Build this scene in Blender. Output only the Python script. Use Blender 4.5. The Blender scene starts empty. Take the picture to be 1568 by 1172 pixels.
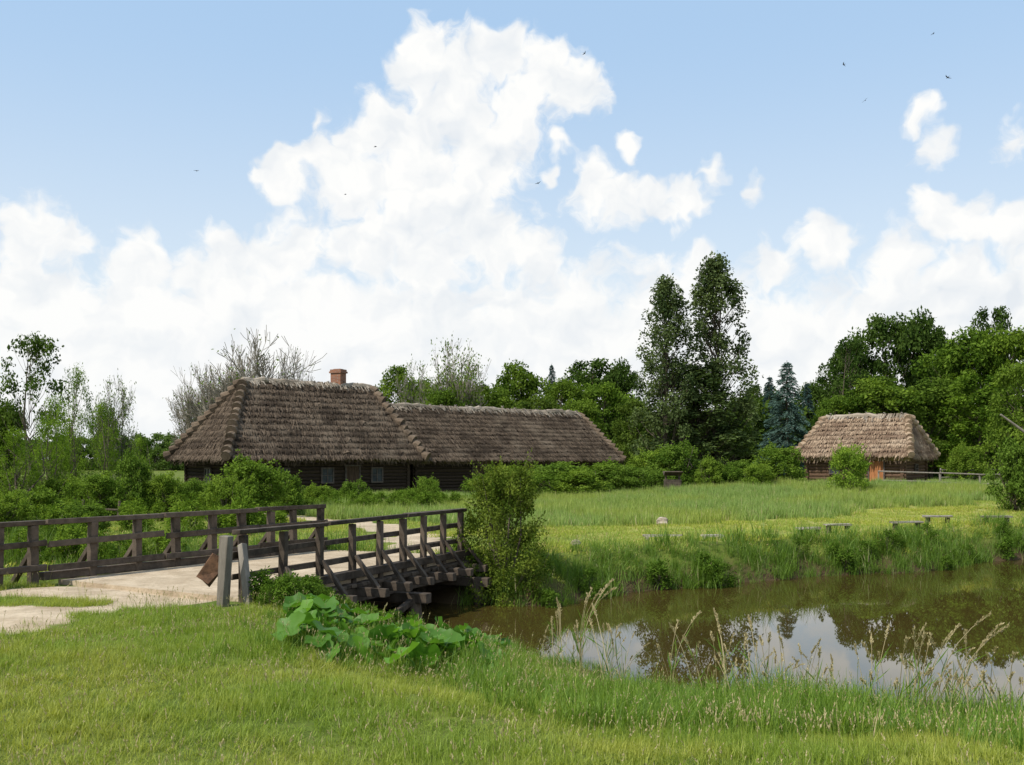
import bpy, math, numpy as np
from mathutils import Vector, Matrix
rng=np.random.default_rng(7)
F=1570.0; CX=784.0; HY=703.0; CH=2.3
S=bpy.context.scene
def wx(px,Y): return (px-CX)/F*Y
# ------------------------------------------------------------------ node helpers
class NT:
    def __init__(s,nt): s.nt=nt; s.n=nt.nodes; s.l=nt.links
    def put(s,inp,v):
        if v is None: return
        if isinstance(v,bpy.types.NodeSocket): s.l.new(v,inp)
        else: inp.default_value=v
    def M(s,op,a=None,b=None,c=None,clamp=False):
        n=s.n.new('ShaderNodeMath'); n.operation=op; n.use_clamp=clamp
        for i,v in enumerate((a,b,c)): s.put(n.inputs[i],v)
        return n.outputs[0]
    def V(s,op,a=None,b=None,scale=None):
        n=s.n.new('ShaderNodeVectorMath'); n.operation=op
        s.put(n.inputs[0],a); s.put(n.inputs[1],b)
        if scale is not None: s.put(n.inputs['Scale'],scale)
        return n.outputs['Value'] if op in('DISTANCE','LENGTH','DOT_PRODUCT') else n.outputs[0]
    def noise(s,vec,scale,detail=4,rough=.5,out='Fac'):
        n=s.n.new('ShaderNodeTexNoise'); s.put(n.inputs['Vector'],vec)
        n.inputs['Scale'].default_value=scale; n.inputs['Detail'].default_value=detail; n.inputs['Roughness'].default_value=rough
        return n.outputs[0] if out=='Fac' else n.outputs[1]
    def mix(s,f,a,b,mode='MIX'):
        n=s.n.new('ShaderNodeMix'); n.data_type='RGBA'; n.blend_type=mode
        s.put(n.inputs[0],f)
        for i,v in ((6,a),(7,b)):
            if isinstance(v,tuple) and len(v)==3: v=v+(1,)
            s.put(n.inputs[i],v)
        return n.outputs[2]
    def ss(s,v,a,b,c=0.,d=1.):
        n=s.n.new('ShaderNodeMapRange'); n.interpolation_type='SMOOTHSTEP'
        s.put(n.inputs[0],v)
        for i,q in enumerate((a,b,c,d)): n.inputs[i+1].default_value=q
        return n.outputs[0]
    def attr(s,name):
        n=s.n.new('ShaderNodeAttribute'); n.attribute_name=name; return n.outputs['Fac']
    def pos(s):
        return s.n.new('ShaderNodeNewGeometry').outputs['Position']
def newmat(name):
    m=bpy.data.materials.new(name); m.use_nodes=True
    t=NT(m.node_tree); t.n.clear(); out=t.n.new('ShaderNodeOutputMaterial')
    return m,t,out
def principled(t,col,rough=.8,spec=.3,normal=None):
    p=t.n.new('ShaderNodeBsdfPrincipled')
    if isinstance(col,tuple): col=col+(1,) if len(col)==3 else col
    t.put(p.inputs['Base Color'],col); t.put(p.inputs['Roughness'],rough); p.inputs['Specular IOR Level'].default_value=spec
    if normal is not None: t.l.new(normal,p.inputs['Normal'])
    return p
def bump(t,h,strength=.5,dist=.02):
    b=t.n.new('ShaderNodeBump'); b.inputs['Strength'].default_value=strength; b.inputs['Distance'].default_value=dist
    t.l.new(h,b.inputs['Height']); return b.outputs[0]
def leafmat(name,dark,light,alt=None,transl=.35,patch=None,rough=.55,gloss=False):
    m,t,out=newmat(name)
    c=t.mix(t.attr('tint'),dark,light)
    if alt is not None:
        n=t.noise(t.pos(),patch or .5,2,.6); c=t.mix(t.ss(n,.42,.62),c,t.mix(t.attr('tint'),alt[0],alt[1]))
    oi=t.n.new('ShaderNodeObjectInfo')
    c=t.mix(1.,c,oi.outputs['Color'],'MULTIPLY')
    if gloss: p=principled(t,c,rough,.3)
    else: p=t.n.new('ShaderNodeBsdfDiffuse'); t.l.new(c,p.inputs[0])
    tr=t.n.new('ShaderNodeBsdfTranslucent'); 
    c2=t.mix(1.,c,(1.3,1.3,.6,1),'MULTIPLY'); t.l.new(c2,tr.inputs[0])
    mx=t.n.new('ShaderNodeMixShader'); mx.inputs[0].default_value=transl
    t.l.new(p.outputs[0],mx.inputs[1]); t.l.new(tr.outputs[0],mx.inputs[2]); t.l.new(mx.outputs[0],out.inputs[0])
    return m
def simplemat(name,a,b,scale=3,stretch=(1,1,1),rough=.85,bs=.5,usetint=False,detail=6):
    m,t,out=newmat(name)
    tc=t.n.new('ShaderNodeTexCoord').outputs['Object']
    v=t.V('MULTIPLY',tc,stretch)
    n=t.noise(v,scale,detail,.65)
    f=t.ss(n,.3,.7)
    if usetint: f=t.M('ADD',t.M('MULTIPLY',f,.5),t.M('MULTIPLY',t.attr('tint'),.5))
    c=t.mix(f,a,b)
    p=principled(t,c,rough,.2,bump(t,n,bs,.02)); t.l.new(p.outputs[0],out.inputs[0]); return m
# ------------------------------------------------------------------ mesh builder
class MB:
    def __init__(s): s.V=[];s.Q=[];s.T=[];s.M=[];s.o=0
    def add(s,V,Q,tint=.5,mat=0):
        V=np.asarray(V,float).reshape(-1,3); Q=np.asarray(Q,int).reshape(-1,4)
        s.V.append(V); s.Q.append(Q+s.o); s.o+=len(V)
        s.T.append(np.broadcast_to(np.asarray(tint,float),(len(Q),)).copy()); s.M.append(np.full(len(Q),mat,int))
    def beam(s,p,q,w,h,tint=None,mat=0,up=(0,0,1),jit=0.):
        p=np.array(p,float);q=np.array(q,float);d=q-p;d/=np.linalg.norm(d)+1e-9
        u=np.array(up,float)
        if abs(d@u)>.98: u=np.array([.45,.9,0])
        a=np.cross(d,u);a/=np.linalg.norm(a);b=np.cross(a,d)
        vs=[]
        for c in(p,q):
            for i,j in((-1,-1),(1,-1),(1,1),(-1,1)): vs.append(c+a*w/2*i+b*h/2*j+rng.normal(0,1,3)*jit)
        s.add(vs,[[0,1,2,3],[7,6,5,4],[0,4,5,1],[1,5,6,2],[2,6,7,3],[3,7,4,0]],rng.random() if tint is None else tint,mat)
    def tube(s,P,R,k=6,tint=.5,mat=0,cap=False):
        P=np.asarray(P,float);R=np.asarray(R,float)
        if cap:
            P=np.vstack([P[:1],P,P[-1:]]);R=np.concatenate([[.002],R,[.002]])
            D=np.gradient(P[1:-1],axis=0) if len(P)>3 else None
            D=np.vstack([D[:1],D,D[-1:]])
        else: D=np.gradient(P,axis=0)
        D=D/(np.linalg.norm(D,axis=1,keepdims=True)+1e-9)
        ref=np.array([.31,.2,.93]) if abs(D[0][2])<.8 else np.array([.93,.3,.1])
        A=np.cross(D,ref);A/=np.linalg.norm(A,axis=1,keepdims=True);B=np.cross(D,A)
        an=np.arange(k)*2*np.pi/k
        V=P[:,None]+R[:,None,None]*(np.cos(an)[None,:,None]*A[:,None]+np.sin(an)[None,:,None]*B[:,None])
        n=len(P);i=np.arange(n-1)[:,None]*k;j=np.arange(k)[None];j2=(j+1)%k
        Q=np.stack([i+j,i+j2,i+k+j2,i+k+j],-1).reshape(-1,4)
        s.add(V.reshape(-1,3),Q,tint,mat)
    def leaves(s,C,size,r,tint,mat=1,asp=.55,outward=None,axis=None):
        n=len(C)
        nn=r.normal(size=(n,3))
        if outward is not None: nn=nn*.6+outward*1.0
        nn/=np.linalg.norm(nn,axis=1,keepdims=True)+1e-9
        a=r.normal(size=(n,3)) if axis is None else axis+r.normal(size=(n,3))*.25
        b=np.cross(nn,a);b/=np.linalg.norm(b,axis=1,keepdims=True)+1e-9
        if axis is None: a=np.cross(b,nn)
        a/=np.linalg.norm(a,axis=1,keepdims=True)+1e-9
        sz=np.broadcast_to(size,(n,))[:,None]
        V=np.stack([C,C+a*sz*.45+b*sz*asp*.5+nn*sz*.06,C+a*sz,C+a*sz*.45-b*sz*asp*.5+nn*sz*.06],1)
        s.add(V.reshape(-1,3),np.arange(n*4).reshape(n,4),tint,mat)
    def mesh(s,name,mats,smooth=False):
        V=np.concatenate(s.V);Q=np.concatenate(s.Q);T=np.concatenate(s.T);Mi=np.concatenate(s.M)
        me=bpy.data.meshes.new(name);me.vertices.add(len(V));me.vertices.foreach_set('co',V.ravel().astype(np.float32))
        me.loops.add(len(Q)*4);me.loops.foreach_set('vertex_index',Q.ravel().astype(np.int32))
        me.polygons.add(len(Q));me.polygons.foreach_set('loop_start',(np.arange(len(Q))*4).astype(np.int32))
        me.polygons.foreach_set('loop_total',np.full(len(Q),4,np.int32))
        me.polygons.foreach_set('material_index',Mi.astype(np.int32))
        me.polygons.foreach_set('use_smooth',np.full(len(Q),smooth))
        for m in mats: me.materials.append(m)
        me.update(calc_edges=True)
        a=me.attributes.new('tint','FLOAT','FACE');a.data.foreach_set('value',T.astype(np.float32))
        return me
def obj(name,me,parent=None,loc=None,color=None):
    o=bpy.data.objects.new(name,me);S.collection.objects.link(o)
    if loc is not None:o.location=loc
    if color is not None:o.color=color
    if parent is not None:
        o.parent=parent
        o.matrix_parent_inverse=parent.matrix_basis.inverted()
    return o
def empty(name,loc):
    e=bpy.data.objects.new(name,None);e.location=loc;e.empty_display_size=.2;S.collection.objects.link(e);return e
# ------------------------------------------------------------------ terrain functions
POLY=np.array([(60,9),(30,9.5),(12,11.2),(8.5,11.9),(6.3,12.3),(4.6,12.6),(3.2,13.0),(2.2,14.0),(1.6,15.6),(.8,17.0),(-.6,18.1),(-3.2,18.8),(-7,21),(-14,25),(-30,33),(-60,45),
 (-60,50),(-30,37),(-13,28.5),(-5.2,24.3),(-1.4,22.9),(.97,23),(3.47,25.2),(5.2,26.2),(7.4,28),(9.6,28.6),(11.6,29.6),(16.8,33.5),(26,39),(60,45)],float)
def sd(x,y):
    x=np.asarray(x,float);y=np.asarray(y,float)
    x=x+.22*np.sin(y*1.3+x*.7)+.10*np.sin(y*3.1); y=y+.25*np.sin(x*1.1+1)+.12*np.sin(x*2.9)
    best=np.full(x.shape,1e9);ins=np.zeros(x.shape,bool);n=len(POLY)
    for i in range(n):
        ax,ay=POLY[i];bx,by=POLY[(i+1)%n];dx,dy=bx-ax,by-ay
        t=np.clip(((x-ax)*dx+(y-ay)*dy)/(dx*dx+dy*dy),0,1)
        best=np.minimum(best,np.hypot(x-ax-t*dx,y-ay-t*dy))
        c=((ay>y)!=(by>y))&(x<(bx-ax)*(y-ay)/((by-ay)+1e-12)+ax);ins^=c
    return np.where(ins,best,-best)
def sm(t): t=np.clip(t,0,1);return t*t*(3-2*t)
def gz(x,y,s=None):
    x=np.asarray(x,float);y=np.asarray(y,float)
    if s is None:s=sd(x,y)
    w=1.4+4.0*sm((x+3.9)/1.8)*sm((19.5-y)/1.)
    out=np.clip(-s/w,0,1)
    z=np.where(s<0,-.98*(1-out)**1.08,-.98-.6*np.clip(s/1.5,0,1))
    z+=.7*sm((y-32)/30)*sm((x-2)/14)
    z+=out*.025*(np.sin(x*1.7+y*.9)+np.sin(x*.6-y*1.9+2))
    return z
A1=np.array([-4.45,15.9]);B1=np.array([-1.18,23.5]);A0=np.array([-9.,18.]);B0=np.array([-4.7,25.])
def seg(x,y,P):
    best=np.full(np.shape(x),1e9)
    for (ax,ay),(bx,by) in zip(P[:-1],P[1:]):
        dx,dy=bx-ax,by-ay;t=np.clip(((x-ax)*dx+(y-ay)*dy)/(dx*dx+dy*dy),0,1)
        best=np.minimum(best,np.hypot(x-ax-t*dx,y-ay-t*dy))
    return best
PATH=[(-6.2,18.6),(-7.0,16.8),(-8.45,14.3),(-10.2,11),(-13,6)]
PATH2=[(-3.0,24.2),(-2.2,28),(-5,36),(-14,46)]
def pathm(x,y):
    x=np.asarray(x,float);y=np.asarray(y,float)
    nn=.22*np.sin(x*2.1+y*1.3)+.16*np.sin(x*4.7-y*3.9)+.1*np.sin(y*7.3+x*2)
    d=seg(x,y,PATH)+nn;m=1-sm((d-1.55)/.5)
    g=np.hypot((x+7.6)/1.5,(y-16.45)/.42)+nn;m*=sm((g-.7)/.5)
    d2=seg(x,y,PATH2)+nn
    return np.maximum(m,1-sm((d2-.6)/.5))
def inquad(x,y,e=0.):
    Q=[A1-(0,.0),B1,B0,A0+ (B0-A0)*.12];c=np.ones(np.shape(x),bool)
    for i in range(4):
        ax,ay=Q[i];bx,by=Q[(i+1)%4];l=math.hypot(bx-ax,by-ay)
        c&=((bx-ax)*(y-ay)-(by-ay)*(x-ax))/l>-e
    return c
# ------------------------------------------------------------------ materials
bark=simplemat('bark',(.05,.038,.028),(.16,.13,.10),6,(1,1,.25))
twig=simplemat('twig_bark',(.13,.115,.09),(.27,.245,.20),6,(1,1,.3))
L_tree=leafmat('tree_leaves',(.034,.064,.011),(.125,.18,.032))
L_pop=leafmat('poplar_leaves',(.04,.064,.024),(.125,.165,.062),transl=.3)
L_spr=leafmat('spruce_needles',(.04,.07,.05),(.09,.14,.105),transl=.1)
L_bush=leafmat('bush_leaves',(.055,.105,.014),(.19,.27,.045))
L_grass=leafmat('grass_blades',(.125,.20,.02),(.31,.395,.062),alt=((.20,.235,.028),(.43,.45,.09)),patch=.35,transl=.4,gloss=True)
L_lush=leafmat('lush_grass',(.075,.15,.014),(.22,.335,.05),transl=.4,gloss=True)
L_field=leafmat('cereal_blades',(.18,.265,.06),(.31,.41,.145),alt=((.22,.29,.055),(.38,.43,.12)),patch=.15,transl=.35)
L_dry=leafmat('dry_straw',(.30,.25,.13),(.56,.48,.30),transl=.25)
L_big=leafmat('butterbur_leaf',(.05,.135,.016),(.13,.275,.035),transl=.4,rough=.5,gloss=True)
W_dark=simplemat('weathered_timber',(.026,.020,.015),(.135,.105,.08),5,(1,1,1),.8,.7,True)
W_grey=simplemat('grey_timber',(.10,.085,.07),(.30,.27,.23),7,(1,1,.2),.85,.7,True)
W_log=simplemat('log_wall',(.018,.013,.010),(.06,.042,.03),5,(1,1,3),.85,.5,True)
W_log2=simplemat('hut_log_wall',(.05,.030,.020),(.14,.085,.055),5,(1,1,3),.85,.5,True)
W_door=simplemat('door_boards',(.26,.10,.04),(.46,.20,.085),5,(3,3,.4),.7,.4)
W_ddoor=simplemat('dark_boards',(.03,.02,.014),(.085,.055,.036),5,(3,3,.4),.8,.4)
W_plank=simplemat('pale_plank',(.22,.19,.15),(.42,.38,.32),6,(1,1,1),.8,.4)
M_rock=simplemat('rock',(.26,.21,.16),(.46,.4,.33),5)
M_rust=simplemat('rusty_plate',(.05,.028,.018),(.15,.08,.045),9)
M_glass=simplemat('window_glass',(.03,.035,.04),(.07,.08,.09),2,rough=.15)
M_frame=simplemat('window_frame',(.06,.05,.045),(.12,.10,.09),5)
M_bird=simplemat('bird_feathers',(.02,.02,.025),(.05,.05,.055),20)
def thatchmat(name,a,b,c):
    m,t,out=newmat(name)
    p0=t.pos();n1=t.noise(p0,.55,5,.65);n2=t.noise(t.V('MULTIPLY',p0,(6,6,1.2)),2.,5,.7)
    f=t.M('ADD',t.M('MULTIPLY',t.attr('tint'),.55),t.M('MULTIPLY',n2,.5))
    col=t.mix(t.ss(f,.2,.95),a,b);col=t.mix(t.ss(n1,.45,.72,0,.6),col,c)
    n3=t.noise(t.V('MULTIPLY',p0,(.3,.3,1.)),1.3,4,.6);col=t.mix(t.ss(n3,.48,.64,0,.75),col,a)
    p=principled(t,col,.9,.15,bump(t,n2,.9,.08));t.l.new(p.outputs[0],out.inputs[0]);return m
T_old=thatchmat('old_thatch',(.042,.030,.021),(.20,.148,.105),(.26,.205,.15))
T_new=thatchmat('hut_thatch',(.14,.09,.06),(.45,.335,.23),(.48,.38,.28))
T_ridge=thatchmat('ridge_thatch',(.15,.12,.09),(.46,.39,.31),(.40,.35,.29))
M_brick,t,out=newmat('chimney_brick')
br=t.n.new('ShaderNodeTexBrick');br.inputs['Scale'].default_value=1.;br.inputs['Brick Width'].default_value=.26;br.inputs['Row Height'].default_value=.085;br.inputs['Mortar Size'].default_value=.012
br.inputs['Color1'].default_value=(.30,.12,.06,1);br.inputs['Color2'].default_value=(.20,.08,.045,1);br.inputs['Mortar'].default_value=(.22,.18,.15,1)
tc=t.n.new('ShaderNodeTexCoord').outputs['Object'];sx=t.n.new('ShaderNodeSeparateXYZ');t.l.new(tc,sx.inputs[0])
cb=t.n.new('ShaderNodeCombineXYZ');t.l.new(t.M('ADD',sx.outputs[0],sx.outputs[1]),cb.inputs[0]);t.l.new(sx.outputs[2],cb.inputs[1]);t.l.new(cb.outputs[0],br.inputs[0])
p=principled(t,br.outputs[0],.9,.2);t.l.new(p.outputs[0],out.inputs[0])
def sandcol(t):
    p0=t.pos();n=t.noise(p0,1.1,6,.65);n2=t.noise(p0,18,4,.7);n3=t.noise(p0,3.2,4,.6)
    c=t.mix(t.ss(n,.3,.7),(.34,.265,.18),(.52,.425,.31));c=t.mix(t.ss(n3,.5,.7,0,.5),c,(.27,.21,.14));return t.mix(t.ss(n2,.45,.75,0,.55),c,(.22,.17,.115)),n2
M_sand,t,out=newmat('sandy_deck');c,n2=sandcol(t);p=principled(t,c,.95,.1,bump(t,n2,.6,.03));t.l.new(p.outputs[0],out.inputs[0])
M_ground,t,out=newmat('ground_soil_and_turf')
p0=t.pos();n=t.noise(p0,.5,6,.6);n2=t.noise(p0,9,5,.7)
g=t.mix(t.ss(n,.35,.65),(.08,.12,.018),(.15,.18,.035));g=t.mix(t.ss(n2,.4,.7,0,.45),g,(.06,.055,.022))
g=t.mix(t.attr('dry'),g,t.mix(n2,(.20,.23,.05),(.32,.30,.10)))
g=t.mix(t.attr('bank'),g,t.mix(n2,(.04,.030,.016),(.10,.07,.038)))
c,_=sandcol(t);pm=t.ss(t.M('ADD',t.attr('path'),t.M('MULTIPLY',t.M('SUBTRACT',n2,.5),.9)),.35,.6)
g=t.mix(pm,g,c)
p=principled(t,g,.95,.1,bump(t,n2,.7,.04));t.l.new(p.outputs[0],out.inputs[0])
M_water,t,out=newmat('murky_water')
p0=t.pos();n=t.noise(t.V('MULTIPLY',p0,(1,.6,1)),2.2,2,.5);n3=t.noise(p0,.35,3,.5)
c=t.mix(n3,(.036,.028,.008),(.062,.044,.011))
p=principled(t,c,.012,.5,bump(t,n,.012,.02));p.inputs['IOR'].default_value=1.38;t.l.new(p.outputs[0],out.inputs[0])
# ------------------------------------------------------------------ ground mesh
def axis(lo,a,b,hi,st,g=1.13):
    c=list(np.arange(a,b,st));v=c[-1];s=st
    while v<hi: s*=g;v+=s;c.append(v)
    v=a;s=st;pre=[]
    while v>lo: s*=g;v-=s;pre.append(v)
    return np.array(pre[::-1]+c)
xs=axis(-3000,-13,20,3000,.2);ys=axis(-400,4,37,4000,.2)
X,Y=np.meshgrid(xs,ys);X=X.ravel();Y=Y.ravel();s_=sd(X,Y);Z=gz(X,Y,s_)
nx=len(xs);ny=len(ys);i=np.arange(ny-1)[:,None]*nx;j=np.arange(nx-1)[None]
mb=MB();mb.add(np.stack([X,Y,Z],1),np.stack([i+j,i+j+1,i+nx+j+1,i+nx+j],-1).reshape(-1,4))
me=mb.mesh('ground',[M_ground],True)
def dryf(x,y): return sm((y-25)/4)*sm((52-y)/4)*sm((x-.5)/3)
for nm,val in(('path',pathm(X,Y)),('bank',sm((s_+1.0)/.7)),('dry',dryf(X,Y)*(s_<-1.5))):
    a=me.attributes.new(nm,'FLOAT','POINT');a.data.foreach_set('value',val.astype(np.float32))
obj('ground',me)
mb=MB();mb.add([(-70,4,-.95),(70,4,-.95),(70,56,-.95),(-70,56,-.95)],[[0,1,2,3]]);obj('pond_water',mb.mesh('pond_water',[M_water]))
# ------------------------------------------------------------------ plant prototypes
def tree_mesh(name,seed,H,R,cb,prof,nc,nl,leaf,clump,Lm,tr=.2,flat=.75,stems=1,lean=.2,asp=.6,bk=bark,sprig=0):
    r=np.random.default_rng(seed);mb=MB()
    for k in range(stems):
        off=r.normal(0,R*.12,3)*(stems>1);off[2]=0
        P=np.array([[0,0,-.3],[.0,0,H*.2],[r.normal(0,lean),r.normal(0,lean),H*.5],[r.normal(0,lean),r.normal(0,lean),H*.93]])
        if stems>1: P[1:]+=off*np.array([[1],[2],[3.]])*.8;P[0]+=off*.4
        mb.tube(P,np.array([1,.75,.45,.08])*tr,7)
    ts=r.random(nc)**.9;ph=r.random(nc)*6.283
    lob=1+.22*np.sin(ph*2+seed)+.15*np.sin(ph*3+seed*2+ts*5)
    rad=R*prof(ts)*r.random(nc)**.4*lob;z=H*(cb+(1-cb)*ts)*.985
    C=np.stack([rad*np.cos(ph),rad*np.sin(ph),z],1)
    for c,rr in zip(C,rad):
        z0=max(H*cb*.55,c[2]-rr*r.uniform(.7,1.4)-.1*H*.3);st=np.array([0,0,min(z0,c[2])])
        mid=(st+c)/2+np.array([0,0,-.06*rr])+r.normal(0,.05*rr+.01,3)
        br=tr*.28*(1-c[2]/H*.6);mb.tube([st,mid,c],[br,br*.6,br*.15],4)
    rc=clump*r.uniform(.55,1.4,nc)
    ct=r.normal(.5,.25,nc)
    idx=np.repeat(np.arange(nc),(nl*(rc/clump)**2).astype(int));n=len(idx)
    d=r.normal(size=(n,3));d/=np.linalg.norm(d,axis=1,keepdims=True)
    pos=C[idx]+d*(rc[idx]*r.random(n)**.45)[:,None]*np.array([1,1,flat])
    pos[:,2]=np.maximum(pos[:,2],.02*H)
    mb.leaves(pos,leaf*r.uniform(.6,1.3,n),r,np.clip(ct[idx]+r.normal(0,.18,n),0,1),1,asp,outward=d*.5+np.array([0,0,.5]))
    for q in range(sprig):
        k=r.integers(0,nc);o=C[k]*np.array([1,1,0]);o=o/(np.linalg.norm(o)+.1)*r.uniform(.3,1.1)+np.array([0,0,r.uniform(.2,.9)]);o/=np.linalg.norm(o);L=r.uniform(.2,.42)*R
        u=np.linspace(0,1,4)[:,None];P=C[k]+o*L*1.2*u;mb.tube(P,[.008,.006,.004,.002],3)
        m=22;uu=r.random((m,1));mb.leaves(C[k]+o*L*1.25*uu+r.normal(0,.02,(m,3)),leaf*r.uniform(.6,1.1,m),r,np.clip(r.normal(.75,.2,m),0,1),1,asp,axis=np.tile(o,(m,1))+r.normal(0,.6,(m,3)))
    return mb.mesh(name,[bk,Lm]),H,R
rnd=lambda t:np.sqrt(np.clip(1-(2*t-.85)**2/1.35,0.02,1))
wide=lambda t:np.sqrt(np.clip(1-(1.25*t-.3)**2,0.04,1))
popl=lambda t:np.clip(np.minimum(1,.55+t*2.2)*np.sqrt(np.clip(1-t**1.7,0,1))+.05,0,1)
TR={}
TR['oakA']=tree_mesh('broadleaf_a',1,12,4.2,.15,rnd,90,130,.38,1.05,L_tree,.28)
TR['oakB']=tree_mesh('broadleaf_b',2,12,4.6,.12,wide,100,120,.38,1.1,L_tree,.28)
TR['oakC']=tree_mesh('broadleaf_c',3,12,3.6,.10,rnd,80,130,.36,1.0,L_tree,.25)
TR['far']=tree_mesh('far_tree',13,12,4.8,.02,wide,40,60,.8,1.7,L_tree,.28)
TR['far2']=tree_mesh('far_tree_b',14,12,4.2,.02,rnd,40,60,.8,1.7,L_tree,.28)
TR['sparse']=tree_mesh('sparse_tree',4,11,3.8,.38,rnd,46,75,.27,.75,L_tree,.22,lean=.5)
TR['pop']=tree_mesh('poplar_a',5,17,2.9,.10,popl,220,74,.26,.62,L_pop,.27,flat=1.1,lean=.25)
TR['pop2']=tree_mesh('poplar_b',6,17,2.9,.08,popl,220,74,.26,.60,L_pop,.27,flat=1.1,lean=.35)
TR['willow']=tree_mesh('willow',8,6,2.2,.05,popl,80,80,.17,.42,L_bush,.12,flat=1.2,stems=4,asp=.35,lean=.6)
TR['bushA']=tree_mesh('bush_a',9,2.5,1.5,.02,wide,75,120,.12,.34,L_bush,.05,stems=4,sprig=30)
TR['bushB']=tree_mesh('bush_b',10,2.5,1.4,.02,popl,75,120,.12,.32,L_bush,.05,stems=4,sprig=30)
TR['weed']=tree_mesh('weed_a',15,2.5,1.4,.02,popl,30,40,.32,.40,L_bush,.05,stems=4,asp=.3,flat=1.3)
TR['weed2']=tree_mesh('weed_b',16,2.5,1.3,.02,wide,30,40,.34,.42,L_bush,.05,stems=4,asp=.4,flat=1.2)
TR['near']=tree_mesh('near_bush',12,3.3,1.22,.0,lambda t:np.clip(1.04-.55*t**2.4,0,1)*(.82+.18*np.minimum(1,t*4)),185,120,.075,.27,L_bush,.045,stems=6,flat=.9,lean=.3,sprig=120)
def spruce(name,seed,H=12,R=3.2):
    r=np.random.default_rng(seed);mb=MB();mb.tube([[0,0,-.3],[0,0,H*.5],[0,0,H]],[.2,.12,.02],7)
    for z in np.arange(.6,H*.985,.27):
        t=z/H;Rz=R*(1-t)**.85*r.uniform(.85,1.1)+.12
        for k in range(int(6+8*(1-t))):
            a=r.random()*6.283;L=Rz*r.uniform(.75,1.1);u=np.linspace(0.1,1,5)
            P=np.stack([np.cos(a)*L*u,np.sin(a)*L*u,z+.12*L*u-.38*L*u**2],1);mb.tube(P,.03*(1.1-u),3)
            n=int(12+20*L);uu=r.random(n)**.7
            pos=np.stack([np.cos(a)*L*uu,np.sin(a)*L*uu,z+.12*L*uu-.38*L*uu**2],1)+r.normal(0,.07,(n,3))
            side=np.array([-np.sin(a),np.cos(a),0])*r.normal(0,.7,(n,1))
            ax=np.array([np.cos(a),np.sin(a),-.45])+side
            mb.leaves(pos,.36*r.uniform(.5,1.1,n),r,np.clip(r.normal(.5,.25,n),0,1),1,.3,axis=ax)
    return mb.mesh(name,[bark,L_spr]),H,R
TR['spruce']=spruce('spruce_a',21)
def bare(name,seed,H=9,nleaf=0):
    r=np.random.default_rng(seed);mb=MB();tips=[]
    def rec(p,d,L,rad,dep):
        n=4 if dep>1 else 3
        u=np.linspace(0,1,n)[:,None];bend=r.normal(0,.10,3)+np.array([0,0,.1])
        q=p+d*L*u+bend*L*u**2;mb.tube(q,np.maximum(np.linspace(rad,rad*.6,n),.013),4 if dep>2 else 3);e=q[-1]
        if dep==0: tips.append(e);return
        for k in range(4):
            nd=d+r.normal(0,.42,3)+np.array([0,0,.12]);nd/=np.linalg.norm(nd)
            st=q[r.integers(1,n)] if k else e
            rec(st,nd,L*r.uniform(.6,.85),rad*.55,dep-1)
    for q in range(3): rec(np.array([r.normal(0,.4),r.normal(0,.4),-.2]),np.array([r.normal(0,.3),r.normal(0,.3),1.]),H*r.uniform(.2,.25),.15,5)
    tips=np.array(tips)
    if nleaf:
        idx=r.integers(0,len(tips),nleaf);mb.leaves(tips[idx]+r.normal(0,.22,(nleaf,3)),.19*r.uniform(.6,1.2,nleaf),r,r.random(nleaf),1)
    return mb.mesh(name,[twig,L_bush]),np.percentile(tips[:,2],98),np.percentile(np.hypot(tips[:,0],tips[:,1]),93)
TR['bare']=bare('bare_tree',31,9,500);TR['bare2']=bare('bare_tree_b',32,9,500);TR['halfbare']=bare('half_bare',33,9,6500)
def place(name,key,px,yt,Yd,wpx,col=(1,1,1),z0=None,rot=None):
    me,H,R=TR[key];x=wx(px,Yd);g=float(gz(x,Yd)) if z0 is None else z0
    h=CH+(HY-yt)*Yd/F-g;s=h/H;w=wpx*Yd/F/(2*R)
    o=obj(name,me,loc=(x,Yd,g),color=tuple(col)+(1,));o.scale=(w,w,s);o.rotation_euler=(0,0,rng.random()*6.28 if rot is None else rot);return o
lt=(1.4,1.42,1.15);dk=(.66,.74,.9);haze_tint=(1.1,1.15,1.6)  # last tint puts bluish aerial haze into the distant trees' leaf colour
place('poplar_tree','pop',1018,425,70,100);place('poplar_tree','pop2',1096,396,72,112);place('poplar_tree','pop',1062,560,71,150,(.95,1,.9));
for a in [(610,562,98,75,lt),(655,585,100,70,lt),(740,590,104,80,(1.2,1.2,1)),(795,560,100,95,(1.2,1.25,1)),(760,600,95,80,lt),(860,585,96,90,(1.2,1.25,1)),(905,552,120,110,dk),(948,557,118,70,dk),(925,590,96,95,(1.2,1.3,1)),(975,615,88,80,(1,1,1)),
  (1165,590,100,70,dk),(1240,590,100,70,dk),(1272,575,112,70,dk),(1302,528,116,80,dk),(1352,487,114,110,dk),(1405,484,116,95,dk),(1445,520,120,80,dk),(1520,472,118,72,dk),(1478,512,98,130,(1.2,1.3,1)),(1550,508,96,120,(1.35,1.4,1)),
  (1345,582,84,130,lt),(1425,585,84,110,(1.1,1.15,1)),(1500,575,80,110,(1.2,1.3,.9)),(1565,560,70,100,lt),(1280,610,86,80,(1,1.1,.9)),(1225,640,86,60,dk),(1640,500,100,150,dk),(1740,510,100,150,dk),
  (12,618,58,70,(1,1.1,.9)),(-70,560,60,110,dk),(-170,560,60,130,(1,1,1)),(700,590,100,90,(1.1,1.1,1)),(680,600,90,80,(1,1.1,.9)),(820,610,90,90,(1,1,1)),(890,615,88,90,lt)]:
    place('broadleaf_tree',['oakA','oakB','oakC'][rng.integers(0,3)],a[0],a[1],a[2],a[3]*1.05,a[4])
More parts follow.
